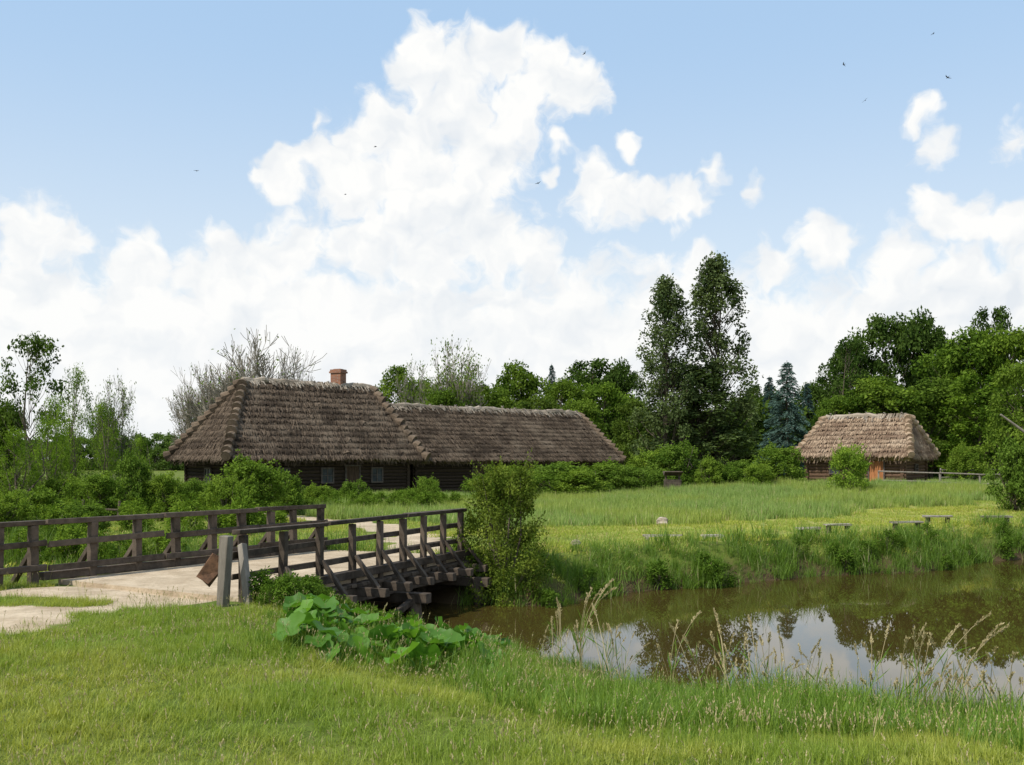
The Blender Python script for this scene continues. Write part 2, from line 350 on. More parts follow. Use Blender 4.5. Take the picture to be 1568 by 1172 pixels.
place('spruce_tree','spruce',1205,552,80,105,(1.15,1.2,1.35));place('spruce_tree','spruce',845,556,118,50,dk);place('spruce_tree','spruce',1178,575,92,60,dk);place('spruce_tree','spruce',1236,585,92,55,dk)
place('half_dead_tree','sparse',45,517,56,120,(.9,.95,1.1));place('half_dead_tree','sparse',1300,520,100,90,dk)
for a in [(116,568,48,70),(158,620,47,60),(75,645,44,80),(215,672,46,50),(25,660,42,80),(85,610,50,70)]: place('willow_tree','willow',*a,col=(1.1,1.15,.9))
for a in [(385,538,84,150,'bare'),(310,572,86,100,'bare2'),(445,552,86,90,'bare2'),(345,556,90,110,'bare')]: place('bare_tree',a[4],*a[:4])
place('bare_tree','halfbare',682,545,93,110);place('bare_tree','halfbare',172,600,52,70);place('bare_tree','halfbare',640,575,95,80)
for k,a in enumerate([(378,703,40,115),(345,730,38,70),(200,695,40,70),(150,725,38,80),(100,730,43,80),(300,735,44,60),(430,720,43,70),(250,725,40,60),(545,736,48,50),(655,732,48,50),(485,742,46,50),
  (850,710,60,120),(930,708,62,110),(1000,690,64,80),(1040,679,62,90),(795,716,56,90),(1085,700,60,50),(1130,706,62,60),(1190,682,60,85),(1160,712,58,60),(1552,676,42,80),(1620,660,42,90),(890,718,58,90),(970,715,60,80),
  (55,748,34,100),(10,756,32,90),(125,770,31,80),(745,728,50,80),(1480,680,70,60),(-60,720,40,130)]):
    place('bush','bushA' if k%2 else 'bushB',a[0],a[1],a[2],a[3],[(.95,1,.9),(1.15,1.15,1),(.85,.92,.9)][k%3])
place('round_bush','bushA',1299,684,52,66,(1.4,1.4,1.2))
place('riverside_bush','near',772,716,23.5,138,(.92,.84,.8),z0=-1.0,rot=1.)
# ------------------------------------------------------------------ instancer
def proto_coll(name,meshes):
    c=bpy.data.collections.new(name)
    for k,me in enumerate(meshes): c.objects.link(bpy.data.objects.new('%s_%02d'%(name,k),me))
    return c
def instancer(name,coll,P,rot,scl,idx,color=(1,1,1,1)):
    n=len(P);me=bpy.data.meshes.new(name);me.vertices.add(n);me.vertices.foreach_set('co',np.asarray(P,np.float32).ravel())
    for nm,ty,v,k in(('rot','FLOAT_VECTOR',rot,'vector'),('scl','FLOAT_VECTOR',scl,'vector'),('idx','INT',idx,'value')):
        a=me.attributes.new(nm,ty,'POINT');a.data.foreach_set(k,np.ascontiguousarray(v,dtype=np.int32 if ty=='INT' else np.float32).ravel())
    o=obj(name,me,color=color)
    g=bpy.data.node_groups.new(name+'_nodes','GeometryNodeTree')
    g.interface.new_socket('Geometry',in_out='INPUT',socket_type='NodeSocketGeometry');g.interface.new_socket('Geometry',in_out='OUTPUT',socket_type='NodeSocketGeometry')
    N=g.nodes;L=g.links;gi=N.new('NodeGroupInput');go=N.new('NodeGroupOutput');ip=N.new('GeometryNodeInstanceOnPoints');ci=N.new('GeometryNodeCollectionInfo')
    ci.inputs['Collection'].default_value=coll;ci.inputs['Separate Children'].default_value=True;ci.inputs['Reset Children'].default_value=True
    def na(nm,ty):
        q=N.new('GeometryNodeInputNamedAttribute');q.data_type=ty;q.inputs['Name'].default_value=nm;return q.outputs[0]
    er=N.new('FunctionNodeEulerToRotation');L.new(na('rot','FLOAT_VECTOR'),er.inputs[0])
    L.new(gi.outputs[0],ip.inputs['Points']);L.new(ci.outputs[0],ip.inputs['Instance']);ip.inputs['Pick Instance'].default_value=True
    L.new(na('idx','INT'),ip.inputs['Instance Index']);L.new(er.outputs[0],ip.inputs['Rotation']);L.new(na('scl','FLOAT_VECTOR'),ip.inputs['Scale'])
    L.new(ip.outputs[0],go.inputs[0])
    m=o.modifiers.new('scatter','NODES');m.node_group=g;return o
def tuft(name,seed,n,h,spread,w,mats,droop=.5,seedn=0,dry=.0,square=False,sl=(1.3,2.1),ss_=.022):
    r=np.random.default_rng(seed);mb=MB()
    if square:
        bx=r.uniform(-spread,spread,(2,n));hv=.6+.6*(np.sin(bx[0]*9/spread*.4+seed)*np.sin(bx[1]*8/spread*.4+seed*2)*.5+.5)
    else: bx=r.normal(0,spread,(2,n));hv=1.
    base=np.stack([bx[0],bx[1],np.full(n,-.03)],1);a=r.random(n)*6.283;L=h*r.uniform(.4,1.2,n)*hv
    d=np.stack([np.cos(a),np.sin(a),0*a],1);b=np.stack([-np.sin(a),np.cos(a),0*a],1);k=r.random(n)*droop
    lv=[]
    for u,ww in((0,1),(.45,.85),(1,.1)):
        c=base+d*(L*k*u**2)[:,None]+np.array([0,0,1])*(L*u*(1-.35*k*u))[:,None];lv+= [c-b*w*ww/2,c+b*w*ww/2]
    V=np.stack(lv,1).reshape(-1,3);o=np.arange(n)[:,None]*6
    Q=np.concatenate([o+np.array([[0,1,3,2]]),o+np.array([[2,3,5,4]])]);T=np.tile(np.clip(r.normal(.5,.25,n),0,1),2)
    isd=np.tile(r.random(n)<dry,2)
    mb.add(V,Q[:],T,0);mb.M[-1][isd]=1
    for q in range(seedn):
        a=r.random()*6.283;L=h*r.uniform(*sl);dd=np.array([np.cos(a),np.sin(a),0])*r.uniform(.05,.4)
        u=np.linspace(0,1,5)[:,None];p0=r.uniform(-spread,spread,3)*np.array([1,1,0]);P=p0+dd*L*u**2+np.array([0,0,1])*L*u
        mb.tube(P,np.full(5,w*.17),3,r.random(),0)
        m=9;uu=r.uniform(.82,1.02,m)[:,None];pp=p0+dd*L*uu**2+np.array([0,0,1])*L*uu
        mb.leaves(pp,ss_*r.uniform(.6,1.2,m),r,r.random(m),1,.4,axis=np.tile(dd*.8+np.array([0,0,1]),(m,1)))
    return mb.mesh(name,mats)
def scatter(name,coll,nproto,n,xr,yr,cond,s0,s1,zs=None,tilt=.12,color=(1,1,1,1),zoff=0.,sxy=None,margin=2.2,grid=None):
    if grid:
        gx,gy=np.meshgrid(np.arange(xr[0],xr[1],grid),np.arange(yr[0],yr[1],grid));x=gx.ravel()+rng.uniform(-.3,.3,gx.size)*grid;y=gy.ravel()+rng.uniform(-.3,.3,gx.size)*grid
    else: x=rng.uniform(*xr,n);y=rng.uniform(*yr,n)
    k=np.abs(x)<(CX+40)/F*y+margin;x=x[k];y=y[k];s=sd(x,y);k=cond(x,y,s);x=x[k];y=y[k];s=s[k];n=len(x)
    z=gz(x,y,s)+zoff;sc=rng.uniform(s0,s1,n)
    if zs is not None: sc=sc*zs(x,y,s)
    sv=np.stack([sc,sc,sc],1)
    if sxy: sv[:,:2]*=sxy
    if grid:
        sv[:,:2]=1.;e=.15;gx_=(gz(x+e,y)-gz(x-e,y))/(2*e);gy_=(gz(x,y+e)-gz(x,y-e))/(2*e)
        rz=rng.integers(0,4,n)*np.pi/2+rng.normal(0,.15,n);R=[]
        for q in range(n):
            nrm=Vector((-gx_[q],-gy_[q],1)).normalized();M=Vector((0,0,1)).rotation_difference(nrm).to_matrix()@Matrix.Rotation(rz[q],3,'Z');R.append(tuple(M.to_euler()))
        rot=np.array(R)
    else: rot=np.stack([rng.normal(0,tilt,n),rng.normal(0,tilt,n),rng.random(n)*6.283],1)
    return instancer(name,coll,np.stack([x,y,z],1),rot,sv,rng.integers(0,nproto,n),color)
lump=lambda x,y:.5+.25*np.sin(x*1.9+y*1.1+1)+.25*np.sin(x*.8-y*2.3)
free=lambda x,y:(~inquad(x,y,.15))
c_lawn=proto_coll('lawn_patch',[tuft('lawn_%d'%k,40+k,540,.15,.27,.0068,[L_grass,L_dry],1.0,4+4*(k%3),.025,True) for k in range(7)])
c_edge=proto_coll('edge_tuft',[tuft('edge_%d'%k,140+k,30,.12,.07,.0068,[L_grass,L_dry],1.0,0,.03) for k in range(3)])
c_lush=proto_coll('lush_tuft',[tuft('lush_%d'%k,50+k,34,.5,.10,.012,[L_lush,L_dry],.8,0 if k<3 else 1,.02,sl=(1.0,1.4)) for k in range(5)])
c_field=proto_coll('cereal_patch',[tuft('cereal_%d'%k,60+k,620,.5,.62,.02,[L_field,L_dry],.35,0,.04,True) for k in range(5)])
c_short=proto_coll('short_patch',[tuft('short_%d'%k,70+k,560,.13,.55,.017,[L_field,L_dry],.9,2,.12,True) for k in range(5)])
scatter('lawn_grass',c_lawn,7,0,(-14,9),(5.5,19.5),lambda x,y,s:(s<-.6)&(~inquad(x,y,.35))&(pathm(x,y)<.25)&(y<19.5),.75,1.25,lambda x,y,s:(.6+.8*lump(x,y)),grid=.46)
scatter('path_edge_grass',c_edge,3,16000,(-14,-3),(7,20),lambda x,y,s:(s<-.6)&free(x,y)&(rng.random(len(x))>pathm(x,y)*1.25)&(pathm(x,y)>.02),.6,1.1)
midlow=lambda x,y:1-.62*sm((y-12.6)/1.6)*sm((3.2-x)/1.2)
scatter('bank_grass',c_lush,5,20000,(-6,13),(6,19.5),lambda x,y,s:(s<.15)&(s>-4.2)&free(x,y)&(y<19.6)&(x>-4.2)&(rng.random(len(x))<np.clip(1.35+s/3.2,0,1)*np.where(x<1.5,.5,1)*(.3+lump(x,y))),.65,1.15,lambda x,y,s:(.5+.5*lump(x*1.3,y))*midlow(x,y))
scatter('pond_edge_tall_grass',c_lush,5,8000,(2.6,12),(8,16),lambda x,y,s:(s<.2)&(s>-2.2)&(rng.random(len(x))<.1+.7*(lump(x*1.4,y*.8)>.55)),.8,1.25,lambda x,y,s:.75+.35*lump(x*2,y),color=(1.05,1.05,.95,1))
x0=rng.uniform(-.5,4.5,26);y0=rng.uniform(9.5,12.2,26)
k_=sd(x0,y0)<-.6;x0=x0[k_];y0=y0[k_];xx=np.repeat(x0,9)+rng.normal(0,.13,9*len(x0));yy=np.repeat(y0,9)+rng.normal(0,.13,9*len(x0));n=len(xx)
instancer('grass_clumps',c_lush,np.c_[xx,yy,gz(xx,yy)],np.stack([rng.normal(0,.15,n),rng.normal(0,.15,n),rng.random(n)*6.28],1),np.repeat(rng.uniform(.6,.95,n)[:,None],3,1),rng.integers(0,5,n),(1.1,1.05,1,1))
scatter('far_bank_grass',c_lush,5,20000,(-16,27),(21,42),lambda x,y,s:(s<.12)&(s>-2.3)&free(x,y)&(y>19.6+np.clip(-x,0,3)*.4)&(rng.random(len(x))<np.clip(1.5+s*.75,0,1)),.6,1.4,lambda x,y,s:.6+.7*lump(x,y),color=(.85,.88,.9,1))
def infield(x,y):
    px=CX+F*x/y;fr=np.interp(px,[430,480,700,830,1200,1568,1700],[46,41,35,33.5,38,48,50])+.5*np.sin(x*.9)
    return (y>fr)&(y<60)&(px>455+ .0*x)
scatter('meadow_strip_grass',c_short,5,0,(-24,32),(20,64),lambda x,y,s:(s<-1.0)&(~inquad(x,y,.6))&(pathm(x,y)<.2)&(~infield(x,y)),.8,1.3,lambda x,y,s:.7+.5*lump(x,y),grid=.95,color=(1.15,1.06,.8,1))
scatter('cereal_field',c_field,5,0,(-16,34),(33,60),lambda x,y,s:infield(x,y)&(s<-1)&(pathm(x,y)<.2),.85,1.15,lambda x,y,s:.8+.25*lump(x*.4,y*.4),grid=1.02)
c_weed=proto_coll('weed',[TR['weed'][0],TR['weed2'][0]])
scatter('tall_weeds',c_weed,2,1100,(-26,-4),(23,60),lambda x,y,s:(s<-.2)&free(x,y)&(~infield(x,y))&(pathm(x,y)<.1)&(CX+F*x/y<720)&((CX+F*x/y<440)|(y>50))&(rng.random(len(x))<.3+.6*lump(x,y)*(CX+F*x/y<430)),.15,.38,color=(1.1,1.12,.9,1),margin=5)
n=150;px=rng.uniform(430,700,n);yy=rng.uniform(43,50,n);xx=wx(px,yy);instancer('nettle_patch',c_weed,np.c_[xx,yy,gz(xx,yy)],np.stack([rng.normal(0,.1,n),rng.normal(0,.1,n),rng.random(n)*6.28],1),np.c_[np.full((n,2),.25),rng.uniform(.12,.34,n)],rng.integers(0,2,n),(1,1.05,.9,1))
scatter('weed_thicket',c_weed,2,150,(0,16),(60,66),lambda x,y,s:s<-1,.25,.5,color=(.8,.9,.8,1),margin=5)
scatter('bank_shrubs',c_weed,2,420,(-16,20),(21,36),lambda x,y,s:(s<.1)&(s>-1.0)&free(x,y)&(y>19.6+np.clip(-x,0,3)*.4)&(x>-14),.10,.26,color=(.75,.85,.75,1))
n=90;tt=rng.uniform(.0,.42,n);oo=rng.uniform(.25,1.5,n);PP=A1+(B1-A1)*tt[:,None]+np.array([.918,-.395])*oo[:,None];zz=gz(PP[:,0],PP[:,1]);k=sd(PP[:,0],PP[:,1])<.1
instancer('bridge_foot_weeds',c_weed,np.c_[PP,zz][k],np.stack([rng.normal(0,.1,n),rng.normal(0,.1,n),rng.random(n)*6.28],1)[k],np.repeat(rng.uniform(.08,.19,n)[:,None],3,1)[k],rng.integers(0,2,n)[k],(.75,.85,.75,1))
c_dist=proto_coll('distant',[TR['far'][0],TR['far2'][0]])
scatter('distant_trees',c_dist,2,600,(-330,330),(195,225),lambda x,y,s:s<-5,.42,.62,color=haze_tint+(1,),margin=80)
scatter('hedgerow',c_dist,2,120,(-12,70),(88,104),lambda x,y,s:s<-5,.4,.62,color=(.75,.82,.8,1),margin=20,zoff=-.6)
# reeds
def reed(name,seed,n=3,h=1.1):
    r=np.random.default_rng(seed);mb=MB()
    for q in range(n):
        a=r.normal(0,1.2);L=h*r.uniform(.65,1.25);dd=np.array([np.cos(a),np.sin(a),0])*r.uniform(.05,.45);b0=np.array([r.normal(0,.2),r.normal(0,.2),-.05])
        u=np.linspace(0,1,7)[:,None];f=lambda u:b0+dd*L*u**2.2+np.array([0,0,1])*L*(u-.12*u**3)
        mb.tube(f(u),np.linspace(.005,.0028,7),4,r.random(),0)
        m=60;uu=r.uniform(.86,1.02,m)[:,None];pp=f(uu)+r.normal(0,.006,(m,3));mb.leaves(pp,.036*r.uniform(.5,1.2,m),r,r.random(m)*.8,0,.4,axis=np.tile(dd*1.2+np.array([0,0,.8]),(m,1)))
        m=4;uu=r.uniform(.1,.6,m)[:,None];an=r.random((m,1))*6.28;mb.leaves(f(uu),.34,r,r.random(m)*.6,1,.05,axis=np.concatenate([np.cos(an)*.5,np.sin(an)*.5,np.full((m,1),.8)],1))
    return mb.mesh(name,[L_dry,L_lush])
c_reed=proto_coll('reed',[reed('reed_%d'%k,80+k) for k in range(6)])
x=rng.uniform(0,9,2500);y=rng.uniform(9,18.5,2500);s=sd(x,y);px=CX+F*x/y
dens=np.interp(px,[820,850,930,960,1040,1110,1200,1350,1480,1600],[0,.4,.4,.1,.15,.6,.6,1.,.6,.5])
k=(s>-1.3)&(s<.35)&(y<18.4)&(rng.random(2500)<dens*.24);x=x[k];y=y[k];n=len(x)
instancer('dry_reeds',c_reed,np.c_[x,y,np.maximum(gz(x,y),-1.02)],np.stack([rng.normal(0,.14,n),rng.normal(0,.14,n),rng.normal(0,.7,n)],1),np.repeat(rng.uniform(.65,1.2,n)[:,None],3,1),rng.integers(0,6,n))
# butterbur
def bigleaf(name,seed):
    r=np.random.default_rng(seed);mb=MB();nr,na=6,20
    V=[]
    for i in range(nr+1):
        for k in range(na):
            th=k/na*2*np.pi;q=i/nr;R=.25*(1-.5*np.exp(-(th-np.pi)**2/.06))*(1+.07*np.sin(th*7+seed)*q)
            x=R*q*np.cos(th)*1.2;y=R*q*np.sin(th);z=.08*q**2-.13*max(0,x)**1*q+.034*np.sin(th*5+seed)*q**2+.016*np.cos(th*10)*q-.05*np.exp(-(y/.03)**2)*q;V.append((x,y,z))
    V=np.array(V);V[:,2]+=.36
    Q=[[i*na+k,i*na+(k+1)%na,(i+1)*na+(k+1)%na,(i+1)*na+k] for i in range(nr) for k in range(na)]
    mb.add(V,Q,r.random(),0);mb.tube([[-.03,0,-.02],[-.06,.02,.2],[0,0,.36]],[.014,.011,.008],5,.8,0);return mb.mesh(name,[L_big],True)
c_big=proto_coll('bigleaf',[bigleaf('bigleaf_%d'%k,90+k) for k in range(6)])
N=400;px=rng.uniform(450,770,N);py=np.interp(px,[450,530,600,700,770],[925,945,952,962,975])+rng.normal(0,26,N)
Yv=np.arange(8,30,.06);XX=(px[:,None]-CX)/F*Yv[None];ZZ=gz(XX,np.broadcast_to(Yv,XX.shape));ray=CH-(py[:,None]-HY)*Yv[None]/F
hit=np.argmax(ray<=ZZ+.18,axis=1);Yh=Yv[hit];Xh=wx(px,Yh);sh=sd(Xh,Yh)
k=(sh<-.05)&(~inquad(Xh,Yh,.5))&(Yh>11);Xh=Xh[k];Yh=Yh[k];n=len(Xh);sc=rng.uniform(.25,.85,n)*np.where(px[k]<720,1,.6)
instancer('butterbur_plants',c_big,np.c_[Xh,Yh,gz(Xh,Yh)],np.stack([rng.normal(0,.42,n),rng.normal(.1,.42,n),rng.random(n)*6.28],1),np.repeat(sc[:,None],3,1),rng.integers(0,6,n))
m=300;q=rng.integers(0,n,m);xx=Xh[q]+rng.normal(0,.3,m);yy=Yh[q]+rng.normal(0,.3,m)-.25;instancer('bank_herbs',c_lush,np.c_[xx,yy,gz(xx,yy)],np.stack([rng.normal(0,.15,m),rng.normal(0,.15,m),rng.random(m)*6.28],1),np.repeat(rng.uniform(.4,.75,m)[:,None],3,1),rng.integers(0,5,m))
# ------------------------------------------------------------------ thatched buildings
def thatched(name,R1,R2,hw,a1,a2,zr,ze,zg,nc,mat,inset=.7,straws=9000,hb=.27,wall=None):
    R1=np.array(R1,float);R2=np.array(R2,float);d=R2-R1;L=np.linalg.norm(d);d/=L;n=np.array([d[1],-d[0]])
    if n[1]>0:n=-n
    e=empty(name,(float((R1+R2)[0]/2),float((R1+R2)[1]/2),zg))
    v3=lambda p,z:np.array([p[0],p[1],z])
    FL=v3(R1-d*a1+n*hw,ze);FR=v3(R2+d*a2+n*hw,ze);BL=v3(R1-d*a1-n*hw,ze);BR=v3(R2+d*a2-n*hw,ze);T1=v3(R1,zr);T2=v3(R2,zr)
    mb=MB();C=(T1+T2)/2-np.array([0,0,3])
    for A,B,D,Cc,main in((FL,FR,T1,T2,1),(FR,BR,T2,T2,.6),(BR,BL,T2,T1,.3),(BL,FL,T1,T1,.6)):
        def Pt(u,v): return (A+(B-A)*u)*(1-v)+(D+(Cc-D)*u)*v
        N=np.cross(B-A,D-A);N/=np.linalg.norm(N)
        if N@(A-C)<0:N=-N
        W=np.linalg.norm(B-A);nu=max(8,int(W/.28));u=np.linspace(0,1,nu+1)[:,None]
        for k in range(nc):
            ph=rng.random()*6;wav=np.sin(u*W*.9+ph)+np.sin(u*W*2.3+ph*2)*.6
            v0=k/nc;v1=min(1,(k+1.25)/nc);off=(.14 if k else .14)+.035*wav*(k>0)+rng.normal(0,.022,(nu+1,1));jv=(.010*np.sin(u*W*.6+ph*3)+rng.normal(0,.010,(nu+1,1)))*(k>0)
            top=Pt(u,np.full_like(u,v1))+N*.02;bot=Pt(u,v0+jv)+N*off;low=Pt(u,v0+.02+jv)-N*(.02 if k else .38)
            V=np.concatenate([top,bot,low]);q=np.arange(nu);m=nu+1
            tn=np.clip(.45+.2*np.sin(np.arange(nu)*.5+ph)+rng.normal(0,.15,nu),0,1)
            mb.add(V,np.concatenate([np.stack([q,q+1,m+q+1,m+q],1),np.stack([m+q,m+q+1,2*m+q+1,2*m+q],1)]),np.tile(tn,2),0)
        ns=int(straws*main);uu=rng.random((ns,1));vv=(rng.integers(0,nc,(ns,1))+rng.random((ns,1))**2*.8)/nc
        keep=(rng.random((ns,1))<1-vv*(np.linalg.norm(D-Cc)<W*.9)*(1-np.linalg.norm(D-Cc)/W)).ravel();uu=uu[keep];vv=vv[keep];ns=len(uu)
        sl=Pt(.5,0.)-Pt(.5,1.);sl/=np.linalg.norm(sl);hd=(B-A)/W
        pos=Pt(uu,vv)+N*(.03+.13*(1-(vv*nc)%1))+N*rng.uniform(0,.05,(ns,1))-sl*.12
        ax=sl+hd*rng.normal(0,.10,(ns,1))+N*rng.uniform(-.02,.09,(ns,1));sz=rng.uniform(.14,.42,(ns,1));wd=hd*rng.uniform(.015,.04,(ns,1))
        V=np.stack([pos-wd,pos+wd,pos+ax*sz+wd*.4,pos+ax*sz-wd*.4],1)
        mb.add(V.reshape(-1,3),np.arange(ns*4).reshape(-1,4),rng.random(ns),0)
        ne=int(W*26);uu=rng.random((ne,1));pos=Pt(uu,0*uu)+N*rng.uniform(-.3,.12,(ne,1));sz=rng.uniform(.08,.3,(ne,1));ax=sl*.6+np.array([0,0,-.5])+rng.normal(0,.12,(ne,3));wd=hd*.03
        V=np.stack([pos-wd,pos+wd,pos+ax*sz+wd*.3,pos+ax*sz-wd*.3],1);mb.add(V.reshape(-1,3),np.arange(ne*4).reshape(-1,4),rng.random(ne)*.8,0)
    for A,T in((FL,T1),(FR,T2),(BL,T1),(BR,T2)):
        Cb=(FL+BR)/2;out=A-Cb;out[2]=0;out/=np.linalg.norm(out);sl=(A-T)/np.linalg.norm(A-T)
        for k in range(nc):
            v=(k+.1)/nc;c=A*(1-v)+T*v;st=c-sl*.5+out*.02+np.array([0,0,.05]);en=c+sl*.10+out*.2+np.array([0,0,.2])+rng.normal(0,.03,3)
            mb.tube([st,(st+en)/2,en],[.14,hb*.9,hb*rng.uniform(.85,1.15)],9,np.clip(rng.normal(.75,.15),0,1),0,cap=True)
    obj('thatched_roof',mb.mesh(name+'_roof',[mat]),e)
    mb=MB();m=int(L/.35)+2;u=np.linspace(-.02,1.02,m)[:,None];P=T1+(T2-T1)*u;P[:,2]+=.08+rng.normal(0,.04,m)+.08*np.sin(u[:,0]*L*.9);mb.tube(P,rng.uniform(.13,.25,m),8,.6,0,cap=True)
    for q in range(int(L*34)):
        c=T1+(T2-T1)*rng.random();s=rng.choice([-1,1]);n3=np.array([n[0],n[1],0])*s;c=c+np.array([0,0,.28]);dn=n3*.7+np.array([0,0,-.68])+rng.normal(0,.12,3);w=np.array([d[0],d[1],0])*.04;l=rng.uniform(.2,.75)
        mb.add([c-w,c+w,c+dn*l+w,c+dn*l-w],[[0,1,2,3]],rng.random(),0)
    obj('ridge_cap',mb.mesh(name+'_ridge',[T_ridge]),e)
    mb=MB();nn3=np.array([n[0],n[1],0]);d3=np.array([d[0],d[1],0])
    for tt in np.arange(.3,L,1.1):
        c=T1+d3*(tt+rng.normal(0,.1))+np.array([0,0,.18]);c[2]+=rng.normal(0,.03)
        for s in(-1,1): mb.beam(c+nn3*s*.42-np.array([0,0,.28]),c-nn3*s*.12+np.array([0,0,.18]),.05,.05)
    obj('ridge_pegs',mb.mesh(name+'_pegs',[W_grey]),e)
    mb=MB();i1=inset;c=[v3(R1-d*(a1-i1)+n*(hw-i1),0),v3(R2+d*(a2-i1)+n*(hw-i1),0),v3(R2+d*(a2-i1)-n*(hw-i1),0),v3(R1-d*(a1-i1)-n*(hw-i1),0)]
    top=ze+.35;z=zg-.2;k=0
    while z<top:
        for q in range(4):
            a=c[q].copy();b=c[(q+1)%4].copy();dd=(b-a)/np.linalg.norm(b-a);a=a-dd*.2;b=b+dd*.2;a[2]=b[2]=z+.11*(q%2);mb.tube([a,(a+b)/2,b],[.115]*3,8,rng.random(),0,cap=True)
        z+=.215
    obj('log_walls',mb.mesh(name+'_walls',[wall or W_log],False),e)
    return e,c,d3,nn3
def opening(e,c0,c1,f,w,z0,z1,out,kind,dm=None):
    d=(c1-c0)/np.linalg.norm(c1-c0);p=c0+(c1-c0)*f+out*.13
    fr=MB();zz=lambda q,z:np.array([q[0],q[1],z])
    if kind=='door':
        for k in range(5):
            x=-w/2+w/5*(k+.5);fr.beam(zz(p+d*x+out*.02*(k%2),z0),zz(p+d*x+out*.02*(k%2),z1),w/5-.01,.05,up=out)
        obj('door',fr.mesh('door',[dm or W_ddoor]),e)
    else:
        fr.beam(zz(p,z0),zz(p,z1),w,.03,up=out);obj('window_pane',fr.mesh('pane',[M_glass]),e)
    fr=MB();q=p+out*.03
    for s in(-1,1): fr.beam(zz(q+d*s*w/2,z0),zz(q+d*s*w/2,z1),.09,.08,up=out)
    fr.beam(zz(q-d*(w/2+.05),z1+.045),zz(q+d*(w/2+.05),z1+.045),.08,.09)
    if kind!='door':
        fr.beam(zz(q-d*(w/2+.05),z0-.045),zz(q+d*(w/2+.05),z0-.045),.08,.09);fr.beam(zz(q,z0),zz(q,z1),.05,.05,up=out);fr.beam(zz(q-d*w/2,(z0+z1)/2),zz(q+d*w/2,(z0+z1)/2),.04,.04)
    obj(kind+'_frame',fr.mesh('frame',[M_frame]),e)
D=np.array([.756,.655]);D/=np.linalg.norm(D);RA=np.array([-16.15,62.]);RB=RA+D*8.85
e,c,d3,n3=thatched('thatched_farmhouse',RA,RB,4,3,1.6,6.95,2.25,0,13,T_old,.8,14000,.30)
for f in(.25,.5,.8): opening(e,c[0],c[1],f,.8,.9,1.7,n3,'window')
opening(e,c[0],c[1],.65,1.,.0,1.85,n3,'door');opening(e,c[3],c[0],.5,.8,.9,1.7,-d3,'window')
mb=MB();cp=RA+D*6.7-np.array([.655,-.756])*.3
for z0,z1,w in((5.8,7.85,.78),(7.86,7.97,.94),(7.98,8.1,.84)):
    mb.beam((cp[0],cp[1],z0),(cp[0],cp[1],z1),w,w*.8)
mb.beam((cp[0],cp[1],8.1),(cp[0],cp[1],8.14),.5,.4)
obj('chimney',mb.mesh('chimney',[M_brick]),e)
RC=RA+D*10.2;RD=RA+D*28.2
e,c,d3,n3=thatched('thatched_barn',RC,RD,3.3,0.2,1.6,5.75,2.15,0,12,T_old,.7,19000,.2)
for f in(.3,.7): opening(e,c[0],c[1],f,1.6,.0,1.8,n3,'door')
opening(e,c[0],c[1],.5,.7,1.,1.6,n3,'window')
k=.85;D2=np.array([.8,-.6]);R2=np.array([29.6,77.])*k;R1=R2-D2*6*k
zg=float(gz(R2[0],R2[1]-3))-.05
e,c,d3,n3=thatched('thatched_hut',R1,R2,3.4*k,1.2*k,1.2*k,4.95,2.4,zg,9,T_new,.55,6000,.22,W_log2)
opening(e,c[0],c[1],.74,.95,zg+.05,2.3,n3,'door',W_door);opening(e,c[0],c[1],.3,.6,zg+.8,zg+1.3,n3,'window');opening(e,c[1],c[2],.5,.55,zg+.85,zg+1.3,d3,'window')
# ------------------------------------------------------------------ bridge
e=empty('wooden_bridge',(-4.5,20.5,0))
def lineat(A,B,px):
    k=(px-CX)/F;t=(k*A[1]-A[0])/((B[0]-A[0])-k*(B[1]-A[1]));return A+(B-A)*t
mb=MB();zt=.07
Lr=lambda t:A1+(B1-A1)*t
Ll=lambda t:A0+(B0-A0)*t
def prism(mb,pts,z0,z1):
    a=[(p[0],p[1],z1) for p in pts];b=[(p[0],p[1],z0) for p in pts];mb.add(a+b,[[0,1,2,3],[7,6,5,4],[0,4,5,1],[1,5,6,2],[2,6,7,3],[3,7,4,0]])
prism(mb,[Lr(.06),Lr(1.03),Ll(1.03),Ll(.14)],-.02,zt);obj('sandy_deck',mb.mesh('deck',[M_sand]),e)
outR=np.array([.918,-.395]);outL=-np.array([.852,-.523])
v=lambda p,z:np.array([p[0],p[1],z])
mb=MB()
for t in np.linspace(.06,1.03,44):
    a=Lr(t)+outR*(.16+rng.uniform(-.03,.05));b=Ll(.14+(t-.06)*.917)+outL*.15;mb.beam(v(a,-.065),v(b,-.065),.165,.07,jit=.004)
for off in(-.02,-1.2,-2.4,-3.4):
    mb.beam(v(Lr(.02)+outR*off,-.25),v(Lr(1.05)+outR*off,-.25),.26,.28)
mb.beam(v(Lr(.05)+outR*.03,.15),v(Lr(1.04)+outR*.03,.13),.17,.15,jit=.006)
mb.beam(v(Ll(.1)+outL*.03,.15),v(Ll(1.04)+outL*.03,.13),.17,.15,jit=.006)
rp=[372,432,490,540,581,617,648,678,705];posts=[lineat(A1,B1,q) for q in rp]
for k,p in enumerate(posts):
    top=1.14;mb.beam(v(p,-.35),v(p+rng.normal(0,.015,2),top-.06),.12,.12,up=(outR[0],outR[1],0),jit=.006)
    if k>0:
        o=p+outR*.55;mb.beam(v(p+outR*.05,.48),v(o,-.12),.09,.08,jit=.008)
        mb.beam(v(p-outR*.3,-.18),v(p+outR*(.72+rng.uniform(-.06,.06)),-.18),.15,.16,jit=.006)
a=lineat(A1,B1,360);b=lineat(A1,B1,712)
sp=[0,.31,.66,1]
